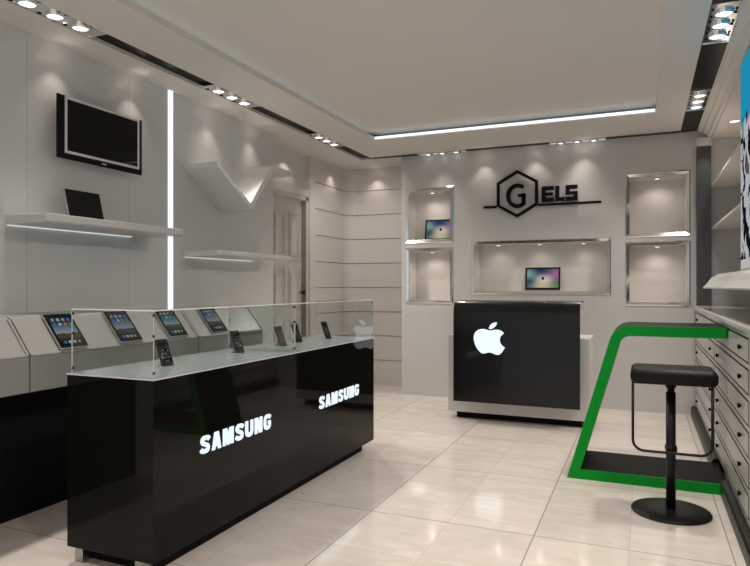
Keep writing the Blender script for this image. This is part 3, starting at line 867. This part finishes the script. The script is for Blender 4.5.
# ================================================================== BAR STOOL
sx, sy = .153, 4.15
st = thing('bar_stool', 'black padded bar stool on a round base in front of the green table', 'stool', (sx, sy, 0))
b = MB()
b.box(-.222, .240, -.165, .165, .775, .866)
o = b.build('seat', 'leather', st, bevel=.035, bseg=5)
for p in o.data.polygons: p.use_smooth = True
b = MB(); b.lathe([(.218, 0), (.221, .006), (.216, .014), (.12, .022), (.03, .026)], (0, 0, 0), seg=48); b.build('base', 'black_satin', st)
b = MB(); b.lathe([(.027, .02), (.027, .715)], (0, 0, 0), seg=20); b.build('column', 'black_satin', st)
b = MB(); b.lathe([(.020, .715), (.020, .738), (.027, .742), (.029, .752), (.034, .776)], (0, 0, 0), seg=20); b.build('gas_lift', 'black_matte', st)
b = MB(); pts = [(-.205, -.10, .785)]
pts = [(-.208, -.135, .79), (-.208, -.137, .46)]
for k in range(7):
    a = PI + k * PI / 12; pts.append((-.148 + .06 * math.cos(a), -.14, .445 + .06 * math.sin(a)))
for k in range(7):
    a = 1.5 * PI + k * PI / 12; pts.append((.148 + .06 * math.cos(a), -.14, .445 + .06 * math.sin(a)))
pts += [(.208, -.137, .46), (.208, -.135, .79)]
b.tube(pts, .008); b.tube([(-.03, -.02, .388), (-.02, -.14, .385)], .006); b.tube([(.03, -.02, .388), (.02, -.14, .385)], .006)
b.lathe([(.033, .375), (.033, .40)], (0, 0, 0), seg=20)
b.build('footrest', 'black_satin', st)

# ================================================================== RIGHT: DRAWERS, WORKTOP, SHELVES, LIGHT BOX
XF = .505
def drawer_unit(label, y0, y1, gap=None):
    t = thing('drawer_cabinet', label, 'drawer cabinet', (XF, y0, 0), 'drawer cabinets along the right wall')
    w = y1 - y0
    b = MB(); b.box(.002, .75, .001, w - .001, .10, 1.089); b.build('carcass', 'drawer', t)
    b = MB()
    b.prism([(-.045, 0), (-.045, .075), (-.035, .092), (-.015, .10), (.74, .10), (.74, 0)], 'y', .002, w - .002 if not gap else gap[0]); b.build('plinth', 'black_satin', t)
    if gap:
        b = MB(); b.prism([(-.045, 0), (-.045, .075), (-.035, .092), (-.015, .10), (.74, .10), (.74, 0)], 'y', gap[1], w - .002); b.build('plinth', 'black_satin', t)
    n = 6; pitch = .164; z = 1.012 + .063
    for k in range(n):
        zt = 1.078 - k * pitch; zb_ = zt - .138
        b = MB(); b.box(.001, .012, .020, w - .020, zb_, zt, 'black_matte')
        d_ = b.build('drawer', None, t)
        b = MB(); b.box(-.0002, .002,   .034, w - .034, zb_ + .011, zt - .011); b.build('front_panel', 'drawer', d_)
        for yy in (.285, w - .26):
            b = MB(); b.lathe([(.009, 0), (.009, -.006), (.015, -.009), (.015, -.014), (.010, -.018), (0, -.019)], (-.0002, yy, (zb_ + zt) / 2), seg=14, axis='x')
            b.build('knob', 'black_matte', d_)
    return t
drawer_unit('white drawer cabinet with black outlines against the back wall, behind the green table', 5.45, 7.355)
drawer_unit('white drawer cabinet with black outlines that the end of the green table meets', 3.76, 5.45, (.848, 1.407))
drawer_unit('white drawer cabinet with black outlines nearest the camera at the right edge', 2.07, 3.76)
b = MB(); b.prism([(.497, 1.090), (.490, 1.096), (.487, 1.112), (.489, 1.132), (.496, 1.144), (.512, 1.149), (1.345, 1.149), (1.345, 1.090)], 'y', 1.2, 7.36)
tag(b.build('worktop', 'worktop'), 'long pale grey rounded worktop on top of the drawer cabinets', 'worktop')
b = MB(); b.prism([(.50, 1.328), (.498, 1.338), (.512, 1.352), (.54, 1.385), (.565, 1.425), (.60, 1.440), (.615, 1.455), (1.345, 1.455), (1.345, 1.328)], 'y', 1.2, 6.40)
tag(b.build('wall_ledge', 'ledge'), 'deep white moulded ledge above the worktop, beneath the poster', 'shelf')
for z, lab in ((2.37, 'upper white shelf in the alcove between metal column and poster'), (1.93, 'lower white shelf in the alcove between metal column and poster')):
    b = MB(); b.box(.648, 1.345, 1.2 if False else 4.9, 7.38, z, z + .022)
    tag(b.build('alcove_shelf', 'niche_in', bevel=.002), lab, 'shelf', 'alcove shelves')
pt = thing('poster_panel', 'tall lit poster with turquoise top and black and white figures, at the right edge', 'poster', (.62, 3.47, 1.455))
b = MB(); b.box(.0, .05, -1.6, 1.5, 0, 1.412); b.build('case', 'alu', pt)
b = MB(); b.face([(-.002, 1.495, .01), (-.002, -1.595, .01), (-.002, -1.595, 1.405), (-.002, 1.495, 1.405)], None, [(0, 0), (2.2, 0), (2.2, 1), (0, 1)]); b.build('print', 'poster', pt)
al = thing('alcove_downlight', 'small round downlight in the ceiling of the right alcove beside the poster', 'downlight', (.775, 6.62, 2.87))
b = MB(); b.lathe([(.06, 0), (.06, -.008), (.048, -.010), (.045, -.003)], (0, 0, 0), seg=24); b.build('ring', 'chrome', al)
b = MB(); b.lathe([(.045, -.003), (0, -.004)], (0, 0, 0), seg=24); b.build('lens', 'lens', al)

# ================================================================== LIGHTS
def spot(loc, e, size=120, blend=.8, col=(1, .93, .86), rad=.05, aim=None, name='lamp'):
    ld = bpy.data.lights.new(name, 'SPOT'); ld.energy = e; ld.spot_size = R(size); ld.spot_blend = blend; ld.color = col; ld.shadow_soft_size = rad
    o = bpy.data.objects.new(name, ld); o.location = loc; COL.objects.link(o)
    if aim: o.rotation_euler = (Vector(aim) - Vector(loc)).to_track_quat('-Z', 'Y').to_euler()
    return o
def point(loc, e, col=(1, .9, .82), rad=.02):
    ld = bpy.data.lights.new('lamp', 'POINT'); ld.energy = e; ld.color = col; ld.shadow_soft_size = rad
    o = bpy.data.objects.new('lamp', ld); o.location = loc; COL.objects.link(o); return o
KE = 126
for y in (-.7, .95, 2.715, 4.475, 6.23):  # the lamp behind the camera is unseen, added for ambient light
    spot((-3.24, y, CEIL - .03), KE, 104, 1, rad=.08, aim=(-1.7, y, 0))
for y in (-.7, .95, 2.65, 4.405, 6.145):  # here too the one behind the camera is added fill
    spot((.44, y, CEIL - .03), KE, 125, 1, rad=.08, aim=(-.9, y, 0))
for x in (-2.235, -.675): spot((x, 7.25, CEIL - .03), KE * .42, 106, 1, rad=.06, aim=(x, 5.7, 0))
spot((-3.24, 6.41, CEIL - .03), 58, 100, 1, rad=.08, aim=(-3.35, 7.95, 1.2))  # extra spot added to brighten the boards in the far left corner
spot((.578, 7.19, 2.84), 5, 70, .8, (.92, .97, 1), .02)  # spot without a fixture, added to brighten the top of the column
# wall-washing pin spots close to the walls; weak points added for reflected dots
WARM = (1, .84, .74)
for y in (3.0, 3.68, 4.61, 5.26):
    spot((-3.49, y, 2.89), 3.0, 88, .8, WARM, .012); point((-3.49, y, 2.89), .09, WARM, .014)
spot((-3.70, 7.42, 2.90), 3.5, 100, .9, WARM, .012); spot((-3.70, 6.3, 2.90), 3, 100, .55, WARM, .012)
spot((-3.35, 7.84, 2.90), 4, 100, .9, WARM, .012); point((-3.35, 7.84, 2.90), .05, WARM, .014)
for x in (-1.72, -1.13, -.60):
    spot((x, 7.26, 2.88), 3.2, 92, .8, WARM, .012); point((x, 7.26, 2.88), .09, WARM, .014)
spot((.775, 6.62, 2.84), 12, 150, 1, WARM, .04)

# world: even ambient fill, added; it enters by the open front behind the camera
w = bpy.data.worlds.new('w'); S.world = w; w.use_nodes = True
bg = w.node_tree.nodes['Background']; bg.inputs[0].default_value = (.80, .84, .9, 1); bg.inputs[1].default_value = .7

# ================================================================== CAMERA
cd = bpy.data.cameras.new('camera'); co = bpy.data.objects.new('camera', cd); COL.objects.link(co)
cd.sensor_width = 36; cd.lens = 629 / 750 * 36; cd.shift_y = 3 / 750; cd.clip_start = .02
co.location = (0, 0, 1.35); co.rotation_euler = (PI / 2, 0, math.atan(268 / 629))
S.camera = co
vs_ = S.view_settings; S.display_settings.display_device = 'sRGB'
vs_.view_transform = 'Standard'; vs_.look = 'None'; vs_.exposure = 0; vs_.gamma = 1; vs_.use_curve_mapping = False
